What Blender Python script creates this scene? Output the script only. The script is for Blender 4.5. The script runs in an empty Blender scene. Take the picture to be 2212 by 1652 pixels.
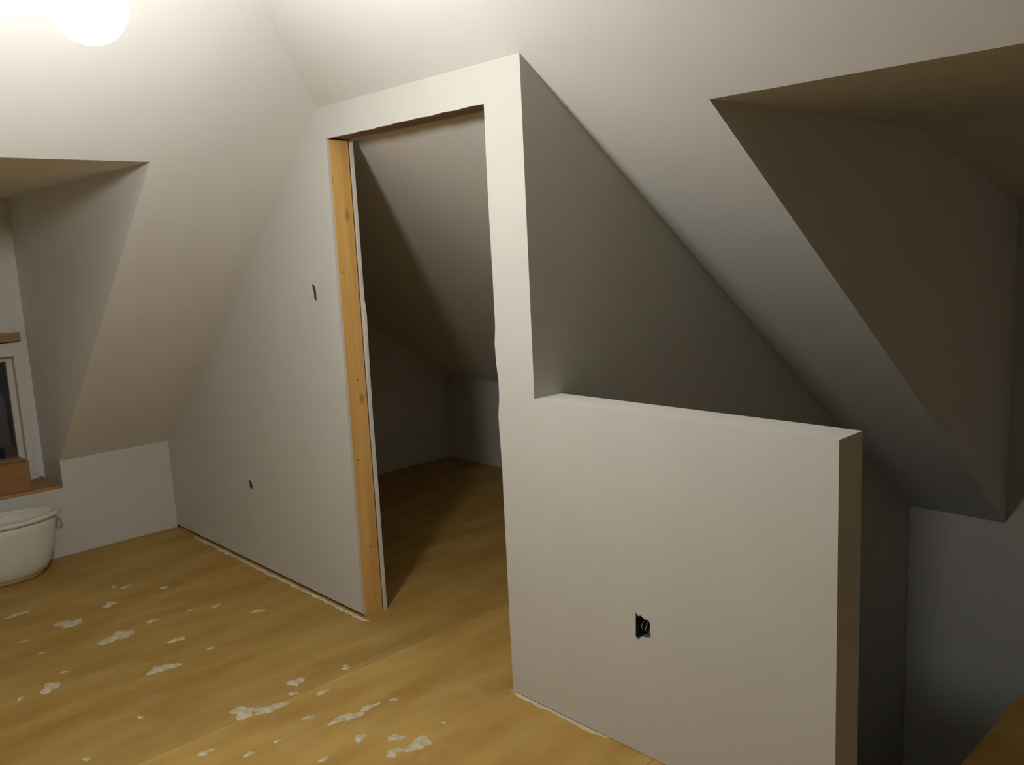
import bpy, bmesh, math, random
from mathutils import Vector, Matrix
from mathutils.geometry import tessellate_polygon

random.seed(7)
sc = bpy.context.scene
COL = sc.collection

# ------------------------------------------------------------------ camera
cam_data = bpy.data.cameras.new('camera')
cam_data.sensor_width = 36.0
cam_data.lens = 1877.42 / 2212 * 36.0
cam_data.clip_start = 0.02
cam = bpy.data.objects.new('camera', cam_data)
COL.objects.link(cam)
fw = Vector((-0.72007702, 0.67577804, -0.1575218))
rt = Vector((0.68901542, 0.72321897, -0.04703272))
up = Vector((-0.08213907, 0.14240213, 0.98639485))
M4 = Matrix((rt, up, -fw)).transposed().to_4x4()
M4.translation = Vector((3.14591, -1.98101, 1.60480))
cam.matrix_world = M4
sc.camera = cam

# ------------------------------------------------------------------ world (night) and exposure
w = bpy.data.worlds.new('night')
sc.world = w
w.use_nodes = True
w.node_tree.nodes['Background'].inputs['Color'].default_value = (0.010, 0.012, 0.018, 1)
w.node_tree.nodes['Background'].inputs['Strength'].default_value = 0.5
sc.view_settings.view_transform = 'Standard'
sc.view_settings.look = 'None'
sc.view_settings.gamma = 1.0
sc.view_settings.use_curve_mapping = False
sc.view_settings.exposure = 0.0
LAMP = Vector((1.10, -1.26, 2.155))         # the one bare bulb hanging under the ceiling
BULB_STRENGTH = 225.0
BULB_COLOR = (1.0, 0.99, 0.965)

# ------------------------------------------------------------------ materials
def mat(name, col, rough=0.85, spec=0.25):
    m = bpy.data.materials.new(name)
    m.use_nodes = True
    b = m.node_tree.nodes['Principled BSDF']
    b.inputs['Base Color'].default_value = (*col, 1)
    b.inputs['Roughness'].default_value = rough
    b.inputs['Specular IOR Level'].default_value = spec
    return m

def N(m, t, **kw):
    n = m.node_tree.nodes.new(t)
    for k, v in kw.items():
        if k in n.inputs:
            n.inputs[k].default_value = v
        else:
            setattr(n, k, v)
    return n

def L(m, a, ao, b, bi):
    m.node_tree.links.new(a.outputs[ao], b.inputs[bi])

def noise_mat(name, c0, c1, scale=6.0, rough=0.85, spec=0.25, bump=0.0, bscale=200.0, stretch=(1, 1, 1), lo=0.3, hi=0.7, detail=5.0):
    m = mat(name, c0, rough, spec)
    b = m.node_tree.nodes['Principled BSDF']
    tc = N(m, 'ShaderNodeTexCoord')
    mp = N(m, 'ShaderNodeMapping')
    mp.inputs['Scale'].default_value = stretch
    L(m, tc, 'Object', mp, 'Vector')
    nz = N(m, 'ShaderNodeTexNoise', Scale=scale, Detail=detail)
    L(m, mp, 'Vector', nz, 'Vector')
    cr = N(m, 'ShaderNodeValToRGB')
    cr.color_ramp.elements[0].position = lo
    cr.color_ramp.elements[1].position = hi
    cr.color_ramp.elements[0].color = (*c0, 1)
    cr.color_ramp.elements[1].color = (*c1, 1)
    L(m, nz, 'Fac', cr, 'Fac')
    L(m, cr, 'Color', b, 'Base Color')
    if bump:
        n2 = N(m, 'ShaderNodeTexNoise', Scale=bscale, Detail=3.0)
        L(m, tc, 'Object', n2, 'Vector')
        bp = N(m, 'ShaderNodeBump', Strength=bump, Distance=0.002)
        L(m, n2, 'Fac', bp, 'Height')
        L(m, bp, 'Normal', b, 'Normal')
    return m

MAT = {}
MAT['wall'] = noise_mat('primed_drywall', (0.580, 0.567, 0.516), (0.610, 0.597, 0.546), 3.0, 0.9, 0.2, 0.15, 260)
MAT['ceil'] = noise_mat('ceiling_paint', (0.755, 0.742, 0.70), (0.785, 0.772, 0.73), 3.0, 0.92, 0.15, 0.12, 220)
MAT['gypsum'] = noise_mat('gypsum_edge', (0.62, 0.58, 0.52), (0.74, 0.70, 0.64), 60.0, 0.95, 0.1, 0.3, 120)
MAT['dust'] = noise_mat('plaster_dust', (0.50, 0.42, 0.28), (0.66, 0.60, 0.46), 30.0, 0.95, 0.1, 0.3, 150)
MAT['compound'] = noise_mat('dried_compound', (0.42, 0.34, 0.17), (0.64, 0.60, 0.46), 34.0, 0.9, 0.15, 0.3, 120)
MAT['white'] = noise_mat('white_vinyl', (0.70, 0.68, 0.62), (0.74, 0.72, 0.66), 8.0, 0.45, 0.4)
MAT['tub'] = noise_mat('white_plastic', (0.66, 0.64, 0.56), (0.72, 0.70, 0.62), 5.0, 0.4, 0.4)
MAT['tubfoot'] = noise_mat('shaded_plastic', (0.40, 0.27, 0.13), (0.50, 0.36, 0.20), 20.0, 0.6, 0.3)  # brown stands in for the warm shade along the tub's base
MAT['card'] = noise_mat('cardboard', (0.30, 0.16, 0.06), (0.36, 0.20, 0.08), 9.0, 0.85, 0.15, 0.1, 90, (1, 1, 8))
MAT['tape'] = noise_mat('packing_tape', (0.44, 0.28, 0.12), (0.48, 0.31, 0.14), 5.0, 0.35, 0.5)
MAT['boxgrey'] = noise_mat('grey_box_plastic', (0.055, 0.055, 0.050), (0.085, 0.085, 0.078), 30.0, 0.6, 0.3)
MAT['wire'] = mat('wire_sheath', (0.26, 0.25, 0.21), 0.5, 0.4)
MAT['porcelain'] = noise_mat('porcelain', (0.78, 0.77, 0.74), (0.82, 0.81, 0.78), 4.0, 0.25, 0.5)
MAT['dark'] = noise_mat('dark_floor', (0.10, 0.07, 0.045), (0.15, 0.10, 0.06), 5.0, 0.85, 0.2)
MAT['pine'] = noise_mat('pine_trim', (0.36, 0.21, 0.09), (0.46, 0.28, 0.13), 7.0, 0.7, 0.3, 0.1, 80, (4, 1, 4))

def lumber():
    m = noise_mat('stud_lumber', (0.60, 0.335, 0.085), (0.80, 0.49, 0.165), 2.5, 0.75, 0.25, 0.12, 120, (12, 12, 0.7), 0.25, 0.75)
    # knots
    b = m.node_tree.nodes['Principled BSDF']
    src = b.inputs['Base Color'].links[0].from_socket
    tc = N(m, 'ShaderNodeTexCoord')
    mp = N(m, 'ShaderNodeMapping'); mp.inputs['Scale'].default_value = (9, 9, 4.2)
    L(m, tc, 'Object', mp, 'Vector')
    vo = N(m, 'ShaderNodeTexVoronoi', Scale=1.0)
    L(m, mp, 'Vector', vo, 'Vector')
    cr = N(m, 'ShaderNodeValToRGB')
    cr.color_ramp.elements[0].position = 0.06; cr.color_ramp.elements[0].color = (1, 1, 1, 1)
    cr.color_ramp.elements[1].position = 0.17; cr.color_ramp.elements[1].color = (0, 0, 0, 1)
    L(m, vo, 'Distance', cr, 'Fac')
    mx = N(m, 'ShaderNodeMix', data_type='RGBA')
    L(m, cr, 'Color', mx, 0)
    m.node_tree.links.new(src, mx.inputs[6])
    mx.inputs[7].default_value = (0.22, 0.09, 0.02, 1)
    m.node_tree.links.new(mx.outputs[2], b.inputs['Base Color'])
    return m
MAT['lumber'] = lumber()
MAT['oldlumber'] = noise_mat('dusty_header', (0.30, 0.24, 0.20), (0.38, 0.31, 0.26), 5.0, 0.85, 0.2, 0.15, 90, (1, 8, 8))

def plywood():
    m = noise_mat('plywood', (0.33, 0.185, 0.040), (0.49, 0.320, 0.092), 2.2, 0.62, 0.3, 0.2, 60, (3.2, 0.8, 1), 0.28, 0.72, 7.0)
    b = m.node_tree.nodes['Principled BSDF']
    src = b.inputs['Base Color'].links[0].from_socket
    tc = N(m, 'ShaderNodeTexCoord')
    # chalky scuffing with its own blotchy shape
    n2 = N(m, 'ShaderNodeTexNoise', Scale=3.6, Detail=8.0, Roughness=0.7)
    L(m, tc, 'Object', n2, 'Vector')
    cr = N(m, 'ShaderNodeValToRGB')
    cr.color_ramp.elements[0].position = 0.52; cr.color_ramp.elements[0].color = (0, 0, 0, 1)
    cr.color_ramp.elements[1].position = 0.78; cr.color_ramp.elements[1].color = (0.55, 0.55, 0.55, 1)
    L(m, n2, 'Fac', cr, 'Fac')
    mx = N(m, 'ShaderNodeMix', data_type='RGBA')
    L(m, cr, 'Color', mx, 0)
    m.node_tree.links.new(src, mx.inputs[6])
    mx.inputs[7].default_value = (0.50, 0.38, 0.17, 1)
    at = N(m, 'ShaderNodeAttribute'); at.attribute_type = 'OBJECT'; at.attribute_name = 'tone'
    mu = N(m, 'ShaderNodeMix', data_type='RGBA', blend_type='MULTIPLY')
    mu.inputs[0].default_value = 1.0
    m.node_tree.links.new(mx.outputs[2], mu.inputs[6])
    L(m, at, 'Fac', mu, 7)
    m.node_tree.links.new(mu.outputs[2], b.inputs['Base Color'])
    return m
MAT['ply'] = plywood()

def glass():
    m = mat('window_glass', (0.85, 0.9, 0.88), 0.02, 0.5)
    m.node_tree.nodes['Principled BSDF'].inputs['Transmission Weight'].default_value = 1.0
    return m
MAT['glass'] = glass()

def bulb():
    m = bpy.data.materials.new('bulb_glow')
    m.use_nodes = True
    nt = m.node_tree
    nt.nodes.clear()
    e = nt.nodes.new('ShaderNodeEmission')
    e.inputs['Color'].default_value = (*BULB_COLOR, 1)
    e.inputs['Strength'].default_value = BULB_STRENGTH
    o = nt.nodes.new('ShaderNodeOutputMaterial')
    nt.links.new(e.outputs[0], o.inputs['Surface'])
    return m
MAT['bulb'] = bulb()

# ------------------------------------------------------------------ helpers
def link(name, bm, m, parent=None, smooth=False):
    bmesh.ops.recalc_face_normals(bm, faces=bm.faces)
    me = bpy.data.meshes.new(name)
    bm.to_mesh(me); bm.free()
    if smooth:
        for p in me.polygons: p.use_smooth = True
    me.materials.append(MAT[m])
    o = bpy.data.objects.new(name, me)
    COL.objects.link(o)
    if parent: o.parent = parent
    return o

AX = {'X': lambda a, b, t: (t, a, b), 'Y': lambda a, b, t: (a, t, b), 'Z': lambda a, b, t: (a, b, t)}

def add_prism(bm, outer, axis, t0, t1, holes=()):
    """polygon (with holes) in the plane across `axis`, extruded from t0 to t1 (numbers or functions of a, b)"""
    f0 = t0 if callable(t0) else (lambda a, b: t0)
    f1 = t1 if callable(t1) else (lambda a, b: t1)
    loops = [list(outer)] + [list(h) for h in holes]
    A, B = [], []
    for lp in loops:
        va = [bm.verts.new(AX[axis](a, b, f0(a, b))) for a, b in lp]
        vb = [bm.verts.new(AX[axis](a, b, f1(a, b))) for a, b in lp]
        A.append(va); B.append(vb)
        n = len(lp)
        for i in range(n):
            bm.faces.new((va[i], va[(i + 1) % n], vb[(i + 1) % n], vb[i]))
    if len(loops) == 1:
        bm.faces.new(A[0]); bm.faces.new(B[0])
    else:
        tri = tessellate_polygon([[Vector((a, b, 0)) for a, b in lp] for lp in loops])
        fa = [v for l in A for v in l]; fb = [v for l in B for v in l]
        for t in tri:
            bm.faces.new([fa[i] for i in t]); bm.faces.new([fb[i] for i in t])

def prism(name, m, outer, axis, t0, t1, holes=(), parent=None):
    bm = bmesh.new()
    add_prism(bm, outer, axis, t0, t1, holes)
    return link(name, bm, m, parent)

def add_box(bm, x0, x1, y0, y1, z0, z1, bev=0.0):
    r = bmesh.ops.create_cube(bm, size=1.0)
    vs = r['verts']
    for v in vs:
        v.co = Vector(((x0 + x1) / 2 + v.co.x * (x1 - x0), (y0 + y1) / 2 + v.co.y * (y1 - y0), (z0 + z1) / 2 + v.co.z * (z1 - z0)))
    if bev:
        es = list({e for v in vs for e in v.link_edges})
        bmesh.ops.bevel(bm, geom=es, offset=bev, segments=2, affect='EDGES', profile=0.5)

def box(name, m, x0, x1, y0, y1, z0, z1, parent=None, bev=0.0):
    bm = bmesh.new()
    add_box(bm, x0, x1, y0, y1, z0, z1, bev)
    return link(name, bm, m, parent)

def rect(a0, a1, b0, b1):
    return [(a0, b0), (a1, b0), (a1, b1), (a0, b1)]

def struct(o, label=None):
    o['kind'] = 'structure'
    if label: o['label'] = label
    return o

def tag(o, label, cat, group=None):
    o['label'] = label; o['category'] = cat
    if group: o['group'] = group
    return o

def empty(name, loc):
    o = bpy.data.objects.new(name, None)
    COL.objects.link(o); o.location = loc
    return o

def revolve(bm, prof, cx, cy, z, n=32, ax=1.0, ay=1.0):
    rings = []
    for r, h in prof:
        rings.append([bm.verts.new((cx + ax * r * math.cos(2 * math.pi * i / n), cy + ay * r * math.sin(2 * math.pi * i / n), z + h)) for i in range(n)])
    for a, b in zip(rings, rings[1:]):
        for i in range(n):
            bm.faces.new((a[i], a[(i + 1) % n], b[(i + 1) % n], b[i]))
    bm.faces.new(rings[0]); bm.faces.new(rings[-1])

def tube(bm, pts, r, n=8):
    pts = [Vector(p) for p in pts]
    rings = []
    for i, p in enumerate(pts):
        d = (pts[min(i + 1, len(pts) - 1)] - pts[max(i - 1, 0)]).normalized()
        u = d.cross(Vector((0.31, 0.17, 0.93))).normalized(); v = d.cross(u)
        rings.append([bm.verts.new(p + r * (math.cos(2 * math.pi * k / n) * u + math.sin(2 * math.pi * k / n) * v)) for k in range(n)])
    for a, b in zip(rings, rings[1:]):
        for i in range(n):
            bm.faces.new((a[i], a[(i + 1) % n], b[(i + 1) % n], b[i]))
    bm.faces.new(rings[0]); bm.faces.new(rings[-1])

# ------------------------------------------------------------------ dimensions of the attic
ZC = 2.187            # height of the slopes where the partition meets them
YT = -0.71            # where the far slope turns into the flat ceiling
ZF = ZC + 0.723 * 0.71 # flat ceiling
MR, ML = 0.723, 0.849  # pitch of the far slope and of the left slope
XL1, XK = -0.058, -2.000
ZK = ZC + (XK - XL1) * ML            # top of the left knee wall
H, W, P, E, HH, T = 2.06, 0.964, 1.139, 2.185, 1.097, 0.127
YF = 3.06                            # far wall of the stairwell
XS = 2.29                            # right edge of the stairwell
XR, YB = 7.0, -4.4                   # walls behind the camera
DX, DY = 1.648, 0.268                # right dormer: left cheek, head
LY0, LY1, LX = -0.605, -1.95, -0.30  # left dormer: right cheek, left cheek, head
XW = -2.33                           # window wall of the left dormer
YC = 2.15                            # knee wall of the closet
zr = lambda y: ZC - MR * y
zl = lambda x: ZC + (x - XL1) * ML

# ------------------------------------------------------------------ floor: plywood sheets over a base
fl = prism('floor', 'dark', [(XK - .1, YB), (XR, YB), (XR, YF), (XS, YF), (XS, T), (P - .114, T), (P - .114, YC), (XK - .1, YC)], 'Z', -0.20, -0.02)
struct(fl)
G = 0.0015
def sheet(poly, tone):
    o = prism('plywood_sheet', 'ply', poly, 'Z', -0.019, 0.0, parent=fl)
    o['tone'] = tone
    return o
sheet(rect(XK, -0.80 - G, YB, -2.45), .97)
sheet(rect(XK, -0.80 - G, -2.45 + G, -0.02), 0.98)
sheet(rect(XK, -0.80 - G, -0.02 + G, YC), 0.95)
sheet(rect(-0.80, 0.385 - G, YB, -1.68), 1.0)
sheet(rect(-0.80, 0.385 - G, -1.68 + G, 1.14), 0.92)
sheet(rect(-0.80, 0.385 - G, 1.14 + G, YC), 0.98)
sheet(rect(0.385, 1.60 - G, YB, -1.75), 1.0)
sheet([(0.385, -1.75 + G), (1.60 - G, -1.75 + G), (1.60 - G, T), (P - .114, T), (P - .114, 0.69), (0.385, 0.69)], 1.09)
sheet(rect(0.385, P - .114, 0.69 + G, YC), 1.0)
sheet(rect(1.60, 2.82 - G, YB, -1.2), 0.97)
sheet([(1.60, -1.2 + G), (2.82 - G, -1.2 + G), (2.82 - G, 1.24), (XS, 1.24), (XS, T), (1.60, T)], 1.08)
sheet(rect(XS, 2.82 - G, 1.24 + G, YF), 1.0)
sheet(rect(2.82, XR, YB, -1.2), 1.0)
sheet(rect(2.82, XR, -1.2 + G, 1.24), 0.97)
sheet(rect(2.82, XR, 1.24 + G, YF), 1.0)

# ------------------------------------------------------------------ ceilings
XT = XL1 + (ZF - ZC) / ML
struct(prism('ceiling', 'ceil', rect(XT, XR, YB, YT), 'Z', ZF, ZF + 0.12))
# left slope with the dormer opening
struct(prism('ceiling_slope_left', 'ceil', [(XT, YT), (XL1, 0.0), (XK, 0.0), (XK, LY0 + .0127), (LX, LY0 + .0127), (LX, LY1 - .0127), (XK, LY1 - .0127), (XK, YB), (XT, YB)], 'Z',
             lambda a, b: zl(a), lambda a, b: zl(a) + 0.12))
# far slope with the dormer opening
DXR = 3.5
struct(prism('ceiling_slope_far', 'ceil', [(XK - .1, 0.0), (XL1, 0.0), (XT, YT), (XR, YT), (XR, YF), (DXR + .0127, YF), (DXR + .0127, DY), (DX - .0127, DY), (DX - .0127, YF), (XK - .1, YF)], 'Z',
             lambda a, b: zr(b), lambda a, b: zr(b) + 0.12))
# dormer ceilings
ZD = zr(DY)
struct(prism('ceiling_dormer_right', 'ceil', [(DY, ZD), (1.75, ZD), (YF + .1, ZD - 0.33), (YF + .1, ZD + .12), (DY, ZD + .12)], 'X', DX, DXR))
ZDL = zl(LX)
struct(box('ceiling_dormer_left', 'ceil', XW - .1, LX, LY1, LY0, ZDL, ZDL + .1))

# ------------------------------------------------------------------ the partition with the doorway and the half wall
def jag_rect(a0, a1, b0, b1, j, seed):
    r = random.Random(seed); pts = []
    for (p, q) in (((a0, b0), (a1, b0)), ((a1, b0), (a1, b1)), ((a1, b1), (a0, b1)), ((a0, b1), (a0, b0))):
        for k in range(4):
            t = k / 4
            pts.append((p[0] + (q[0] - p[0]) * t + r.uniform(-j, j), p[1] + (q[1] - p[1]) * t + r.uniform(-j, j)))
    return pts
rj = random.Random(3)
right_edge = [(W + rj.uniform(-.002, .002), z) for z in (0.25, .5, .7, .85)] + \
             [(W + d, z) for d, z in ((-.004, .95), (-.006, 1.02), (.003, 1.08), (.004, 1.14), (-.003, 1.2), (-.006, 1.27), (.001, 1.33))] + \
             [(W + rj.uniform(-.0025, .0025), z) for z in (1.5, 1.7, 1.9)]
head_edge = [(W * t, H + d) for t, d in ((.93, .001), (.85, -.001), (.78, .0015), (.7, -.001), (.64, .002), (.58, .0005), (.5, .002), (.45, -.001), (.38, .001), (.33, -.002), (.26, .001), (.2, -.001), (.1, .0005))]
Z0 = 0.016
outline = [(XK, Z0), (-.002, Z0), (.001, .6), (-.001, 1.3), (0, H)] + head_edge[::-1] + [(W, H)] + right_edge[::-1] + \
          [(W, 0.002), (E, 0.002), (E, HH), (P, HH), (P, ZC), (XL1, ZC), (XK, ZK)]
holes = [
    [(1.538, .388), (1.541, .469), (1.550, .459), (1.560, .464), (1.574, .456), (1.590, .458), (1.596, .448), (1.597, .404), (1.583, .399), (1.560, .395), (1.549, .381)],
    [(-.182, 1.400), (-.174, 1.404), (-.173, 1.440), (-.180, 1.462), (-.199, 1.474), (-.203, 1.468), (-.194, 1.44), (-.193, 1.41)],
    [(-.985, .425), (-.955, .418), (-.948, .445), (-.966, .463), (-.990, .466), (-.984, .445)],
]
wa = prism('wall_front', 'wall', outline, 'Y', 0.0, 0.0127, holes)
struct(wa, 'off-white drywall partition with a framed doorway and a half wall')
prism('back_drywall', 'gypsum', [(XK, .0), (0.003, .0), (.004, .5), (.002, .9), (.006, 1.15), (.012, 1.33), (.009, 1.36), (.003, 1.40), (.002, H), (W, H), (W, 0), (E - .0127, 0), (E - .0127, HH - .0127), (P - .0127, HH - .0127), (P - .0127, zr(T)), (XL1, zr(T)), (XK, ZK)], 'Y', 0.1135, T, parent=wa)
js = box('jamb_stud', 'lumber', -0.038, 0.0, 0.0127, 0.1045, 0.0, H, parent=wa, bev=.002)
js['label'] = 'raw orange pine stud lining the left of the doorway'
box('jamb_stud', 'lumber', W + .004, W + .042, 0.0127, 0.1045, 0.0, H, parent=wa)
hb = box('header_board', 'oldlumber', -0.038, W + .042, 0.0127, 0.1100, H + .004, H + .042, parent=wa)
box('bottom_plate', 'lumber', XK, -0.038, 0.016, 0.108, 0.0, 0.038, parent=wa)
prism('post_cap', 'wall', [(0.0127, HH), (T, HH), (T, zr(T)), (0.0127, zr(0.0127))], 'X', P - .0127, P, parent=wa)
hc = box('half_wall_cap', 'wall', P - .0127, E, 0.0127, T, HH - .0127, HH, parent=wa)
box('half_wall_end', 'wall', E - .0127, E, 0.0127, T, 0.002, HH - .0127, parent=wa)
# nails and knots of the stud
for k, z in enumerate((1.52, 1.06, 0.71, 0.31)):
    bm = bmesh.new()
    revolve(bm, [(0.0035, 0.0), (0.0035, 0.0012), (0.002, 0.0018)], 0, 0, 0, 10)
    bmesh.ops.rotate(bm, verts=bm.verts, cent=(0, 0, 0), matrix=Matrix.Rotation(math.pi / 2, 3, 'Y'))
    bmesh.ops.translate(bm, verts=bm.verts, vec=(0.0, 0.035 + .03 * (k % 2), z))
    link('nail_head', bm, 'boxgrey', wa)

# ------------------------------------------------------------------ other walls
struct(prism('wall_left', 'wall', [(0.0, 0.0), (0.0, ZK), (LY0, ZK), (LY0, .385), (LY1, .385), (LY1, ZK), (YB, ZK), (YB, 0.0)], 'X', XK - .12, XK),
       'low white knee wall under the left slope')
# the left dormer: cheeks, window wall, solid ledge under the sill
struct(prism('wall_dormer_left', 'ceil', [(LX, ZDL), (XW - .1, ZDL), (XW - .1, .25), (XK - .12, .25), (XK - .12, ZK), (XK, ZK)], 'Y', LY0, LY0 + .0127))
struct(prism('wall_dormer_left_far', 'ceil', [(LX, ZDL), (XW - .1, ZDL), (XW - .1, .25), (XK - .12, .25), (XK - .12, ZK), (XK, ZK)], 'Y', LY1 - .0127, LY1))
WY0, WY1, WZ0, WZ1 = -0.690, -1.72, 0.485, 1.115
struct(prism('wall_window', 'ceil', rect(LY1, LY0, .25, ZDL), 'X', XW - .1, XW, [rect(WY1, WY0, WZ0, WZ1)]))
struct(box('wall_ledge', 'wall', XW, XK - .12, LY1, LY0, .25, .385))
# closet and stairwell
struct(prism('wall_closet_right', 'wall', [(T, -2.0), (YF, -2.0), (YF, zr(YF)), (T, zr(T))], 'X', P - .114, P),
       'side wall between closet and stairwell, its top cut by the slope')
struct(box('wall_closet_far', 'wall', XK, P - .114, YC, YC + .1, 0.0, zr(YC)))
struct(prism('wall_closet_left', 'wall', [(T, 0.0), (YC, 0.0), (YC, zr(YC)), (T, zr(T))], 'X', XK - .1, XK))
struct(prism('wall_far', 'wall', [(P - .114, -2.0), (XR, -2.0), (XR, zr(YF)), (DXR, zr(YF)), (DXR, ZD - .20), (DX, ZD - .20), (DX, zr(YF)), (P - .114, zr(YF))], 'Y', YF, YF + .1),
       'far wall of the stairwell, lit above and shaded below')
struct(prism('wall_dormer_right', 'ceil', [(DY, ZD), (YF, zr(YF)), (YF, ZD - .20), (1.75, ZD + .06), (DY, ZD + .05)], 'X', DX - .0127, DX))
struct(prism('wall_dormer_right_far', 'ceil', [(DY, ZD), (YF, zr(YF)), (YF, ZD - .20), (1.75, ZD + .06), (DY, ZD + .05)], 'X', DXR, DXR + .0127))
struct(box('wall_stairwell_right', 'wall', XS, XS + .1, T, YF, -2.0, -0.2))
struct(box('wall_stairwell_near', 'wall', P, XS, T - .1, T, -2.0, -0.2))
struct(box('floor_stairwell', 'dark', P - .114, XS + .1, T - .1, YF + .1, -2.1, -2.0))
# room walls out of view
struct(box('wall_back', 'wall', XK - .12, XR, YB - .1, YB, 0.0, ZF))
struct(prism('wall_right', 'wall', [(YB, 0), (YF, 0), (YF, zr(YF)), (YT, ZF), (YB, ZF)], 'X', XR, XR + .1))

# ------------------------------------------------------------------ the window in the left dormer
bm = bmesh.new()
add_prism(bm, rect(WY1 - .045, WY0 + .045, WZ0 - .085, WZ1 + .075), 'X', XW, XW + .035, [rect(WY1, WY0, WZ0, WZ1)])
win = struct(link('window_1', bm, 'white'), 'white framed window in the left dormer, black with night')
bm = bmesh.new()
add_prism(bm, rect(WY1, WY0, WZ0, WZ1), 'X', XW - .06, XW - .02, [rect(WY1 + .03, WY0 - .03, WZ0 + .035, WZ1 - .03)])
link('sash', bm, 'white', win)
box('pane', 'glass', XW - .045, XW - .040, WY1 + .03, WY0 - .03, WZ0 + .035, WZ1 - .03, parent=win)
ht = box('head_trim', 'pine', XW, XW + .05, WY1 - .05, WY0 + .045, WZ1 + .082, WZ1 + .130, parent=win, bev=.003)
struct(box('trim_1', 'pine', XW, XK - .005, LY1, LY0 - .012, .385, .402, bev=.003), 'unpainted wooden board on the window ledge')

# cardboard box on the ledge
cb = empty('cardboard_box', (-2.13, -.95, .402))
def cbx(name, m, *a, bev=0.0):
    o = box(name, m, *a, bev=bev); o.parent = cb; return o
cbx('carton', 'card', -.10, .10, -.20, .20, 0, .155, bev=.003)
cbx('flap', 'card', -.102, -.002, -.202, .202, .155, .160)
cbx('flap', 'card', .002, .102, -.202, .202, .155, .160)
cbx('tape_strip', 'tape', -.025, .025, -.203, .203, .160, .1610)
tag(cb, 'brown cardboard box on the wooden window ledge, cut off by the picture edge', 'box')

# ------------------------------------------------------------------ white oval tub on the floor
tub = empty('plastic_tub', (-1.835, -.965, 0))
n = 40
def oval(bm, prof, n=40):
    rings = []
    for ax, ay, h in prof:
        rings.append([bm.verts.new((ax * .88 * math.cos(2 * math.pi * i / n), ay * math.sin(2 * math.pi * i / n), h * 1.3)) for i in range(n)])
    for a, b in zip(rings, rings[1:]):
        for i in range(n):
            bm.faces.new((a[i], a[(i + 1) % n], b[(i + 1) % n], b[i]))
    return rings
bm = bmesh.new()
rg = oval(bm, [(.105, .165, .012), (.122, .190, .022), (.137, .215, .055), (.150, .240, .12), (.160, .255, .20), (.165, .262, .245), (.158, .255, .245), (.150, .243, .20), (.140, .230, .12), (.125, .205, .055), (.100, .160, .030)])
bm.faces.new(rg[0]); bm.faces.new(rg[-1])
o = link('bowl', bm, 'tub', tub, True)
bm = bmesh.new()
rg = oval(bm, [(.165, .262, .232), (.178, .277, .236), (.180, .279, .246), (.174, .272, .252), (.160, .256, .250), (.160, .256, .236)])
for i in range(n):
    bm.faces.new((rg[0][i], rg[0][(i + 1) % n], rg[-1][(i + 1) % n], rg[-1][i]))
link('rim', bm, 'tub', tub, True)
bm = bmesh.new()
rg = oval(bm, [(.098, .158, 0.0), (.106, .168, 0.002), (.110, .172, .016), (.098, .155, .018)])
bm.faces.new(rg[0]); bm.faces.new(rg[-1])
link('foot_ring', bm, 'tubfoot', tub, True)  # ring coloured as the orange-brown shading under the bowl
for s in (-1, 1):
    bm = bmesh.new()
    tube(bm, [(.05 * math.cos(t), s * (.272 + .022 * math.sin(t)), .305) for t in [math.pi * k / 10 for k in range(11)]], .006)
    link('handle', bm, 'tub', tub, True)
tag(tub, 'white oval plastic tub on the floor against the knee wall', 'tub')

# ------------------------------------------------------------------ electrical boxes set into the drywall
def ebox(hole, label, depth=.045):
    x = sum(p[0] for p in hole) / len(hole); z = sum(p[1] for p in hole) / len(hole)
    e = empty('electrical_box', (x, .0, z))
    loc = [(a - x, b - z) for a, b in hole]
    wd = max(a for a, b in loc) - min(a for a, b in loc); hg = max(b for a, b in loc) - min(b for a, b in loc)
    o1 = [(a * .985, b * .985) for a, b in loc]; o2 = [(a * .93, b * .96) for a, b in loc]
    bm = bmesh.new()
    add_prism(bm, o1, 'Y', .0008, depth, [o2])
    link('box_shell', bm, 'boxgrey', e)
    bm = bmesh.new(); add_prism(bm, o2, 'Y', depth - .003, depth); link('box_back', bm, 'boxgrey', e)
    for k, s in enumerate((-.22, .02, .24)):
        bm = bmesh.new()
        tube(bm, [(s * wd * .6, depth - .004, hg * .25), (s * wd, depth * .6, hg * .12), (s * wd * 1.1, .012, -hg * .05 - .008 * k), (s * wd * .8, .016, -hg * .25)], .0022, 6)
        link('wire', bm, 'wire', e, True)
    tag(e, label, 'electrical box', 'electrical boxes in the drywall')
    return e
ebox(holes[0], 'dark outlet box low in the half wall, its hole roughly cut')
ebox(holes[1], 'narrow dark switch box at chest height beside the doorway stud')
ebox(holes[2], 'small dark outlet hole low in the wall left of the doorway')

# ------------------------------------------------------------------ ceiling lamp: porcelain holder and bare bulb
lamp = empty('ceiling_lamp', (LAMP.x, LAMP.y, ZF))
R = .082
bz = LAMP.z - ZF                     # bulb centre below the ceiling
bm = bmesh.new()
revolve(bm, [(.055, 0.0), (.055, -.008), (.045, -.016), (.012, -.020)], 0, 0, 0, 32)
link('canopy', bm, 'porcelain', lamp, True)
bm = bmesh.new()
tube(bm, [(0, 0, -.015), (0, 0, bz + R + .055)], .004)
link('cord', bm, 'porcelain', lamp, True)
bm = bmesh.new()
revolve(bm, [(.008, bz + R + .058), (.018, bz + R + .050), (.020, bz + R + .005), (.016, bz + R + .002)], 0, 0, 0, 24)
link('lamp_holder', bm, 'porcelain', lamp, True)
bm = bmesh.new()
prof = [(.013, bz + R + .004)]
for k in range(1, 13):
    a = math.pi * (0.12 + 0.86 * k / 12)
    prof.append((R * math.sin(a), bz + R * math.cos(a)))
revolve(bm, prof, 0, 0, 0, 24)
link('bulb', bm, 'bulb', lamp, True)
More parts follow.
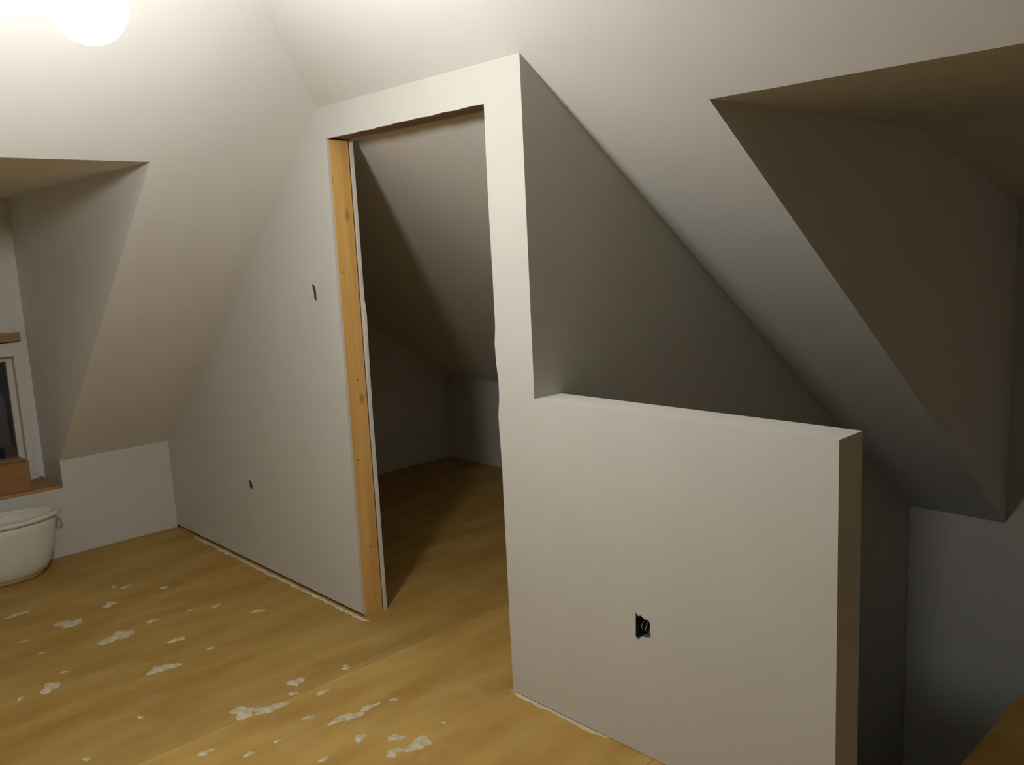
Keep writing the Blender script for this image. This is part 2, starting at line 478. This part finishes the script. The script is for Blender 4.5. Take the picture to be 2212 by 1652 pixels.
tag(lamp, 'glaring bare bulb hanging on a white cord below the ceiling', 'lamp')

# ------------------------------------------------------------------ dried compound on the plywood, dust along the partition
SPL = [(-1.294, -1.059, 0.049, 0.024, 1.6), (-0.991, -0.925, 0.059, 0.056, 1.55), (-0.668, -0.826, 0.067, 0.063, 1.49), (-1.071, -0.719, 0.032, 0.036, 1.56), (-1.241, -0.582, 0.034, 0.019, 1.59), (-1.288, -0.622, 0.016, 0.019, 1.59), (-1.074, -0.458, 0.03, 0.019, 1.56), (-0.433, -0.665, 0.034, 0.028, 1.46), (-0.237, -0.597, 0.015, 0.018, 1.43), (-0.218, -0.808, 0.053, 0.046, 1.42), (-0.399, -1.172, 0.04, 0.046, 1.44), (-0.393, -1.277, 0.012, 0.016, 1.44), (-0.44, -0.28, 0.027, 0.025, 1.47), (-0.647, -0.382, 0.022, 0.016, 1.5), (0.294, -0.505, 0.029, 0.039, 1.35), (0.439, -0.478, 0.026, 0.017, 1.33), (0.339, -0.311, 0.019, 0.022, 1.35), (0.395, -0.669, 0.051, 0.039, 1.33), (0.346, -0.746, 0.045, 0.049, 1.33), (0.659, -0.421, 0.043, 0.018, 1.3), (0.662, -0.497, 0.046, 0.027, 1.3), (0.651, -0.554, 0.025, 0.021, 1.3), (0.556, -0.607, 0.021, 0.012, 1.31), (0.489, -0.951, 0.026, 0.02, 1.3), (0.607, -0.855, 0.019, 0.014, 1.29), (0.801, -0.554, 0.024, 0.024, 1.28), (0.89, -0.474, 0.029, 0.024, 1.27), (0.978, -0.442, 0.044, 0.046, 1.26), (0.957, -0.528, 0.031, 0.025, 1.25), (0.685, -0.33, 0.018, 0.012, 1.3), (0.097, -1.013, 0.012, 0.014, 1.36), (-0.945, -1.118, 0.018, 0.016, 1.54), (-0.496, -1.092, 0.012, 0.013, 1.46), (0.365, -0.557, 0.017, 0.017, 1.34), (0.229, -1.239, 0.011, 0.015, 1.33), (-0.695, -0.49, 0.015, 0.013, 1.5), (-0.757, -1.103, 0.011, 0.012, 1.51), (0.609, -0.753, 0.014, 0.011, 1.29), (-0.717, -0.653, 0.022, 0.018, 1.5), (0.82, -0.704, 0.018, 0.013, 1.27), (0.94, -0.304, 0.012, 0.008, 1.27)]
for i, (x, y, a, b, ang) in enumerate(SPL):
    r = random.Random(100 + i)
    bm = bmesh.new()
    nn = 18
    ph = [r.uniform(0, 6.28) for _ in range(4)]
    c, s = math.cos(ang), math.sin(ang)
    rings = []
    for f, h in ((1.0, 0.0), (.86, .0012), (.5, .0018)):
        ring = []
        for k in range(nn):
            t = 2 * math.pi * k / nn
            q = 1 + .26 * math.sin(2 * t + ph[0]) + .20 * math.sin(3 * t + ph[1]) + .14 * math.sin(5 * t + ph[2]) + .08 * math.sin(7 * t + ph[3])
            u, v = a * .95 * f * q * math.cos(t), b * .8 * f * q * math.sin(t)
            ring.append(bm.verts.new((c * u - s * v, s * u + c * v, h)))
        rings.append(ring)
    for p, q in zip(rings, rings[1:]):
        for k in range(nn):
            bm.faces.new((p[k], p[(k + 1) % nn], q[(k + 1) % nn], q[k]))
    bm.faces.new(rings[-1])
    o = link('compound_splatter', bm, 'compound', fl, True)
    o.location = (x, y, 0.0002)

def ridge(x0, x1, y, wd, seed):
    r = random.Random(seed); bm = bmesh.new()
    nseg = int((x1 - x0) / .02); prev = None
    for k in range(nseg + 1):
        x = x0 + (x1 - x0) * k / nseg
        q = wd * r.uniform(.45, 1.0) * min(1, k / 3 + .1, (nseg - k) / 3 + .1)
        row = [bm.verts.new((x, y, .0003)), bm.verts.new((x, y - q * .5, .003 + .003 * r.random())), bm.verts.new((x, y - q, .0003))]
        if prev:
            for j in range(2): bm.faces.new((prev[j], prev[j + 1], row[j + 1], row[j]))
        prev = row
    o = link('dust_ridge', bm, 'dust', fl)
    o['kind'] = 'stuff'
    o['label'] = 'pale plaster dust swept along the foot of the wall'
ridge(-1.75, 0.06, -.004, .030, 1)
ridge(W - .01, 1.42, -.001, .022, 2)
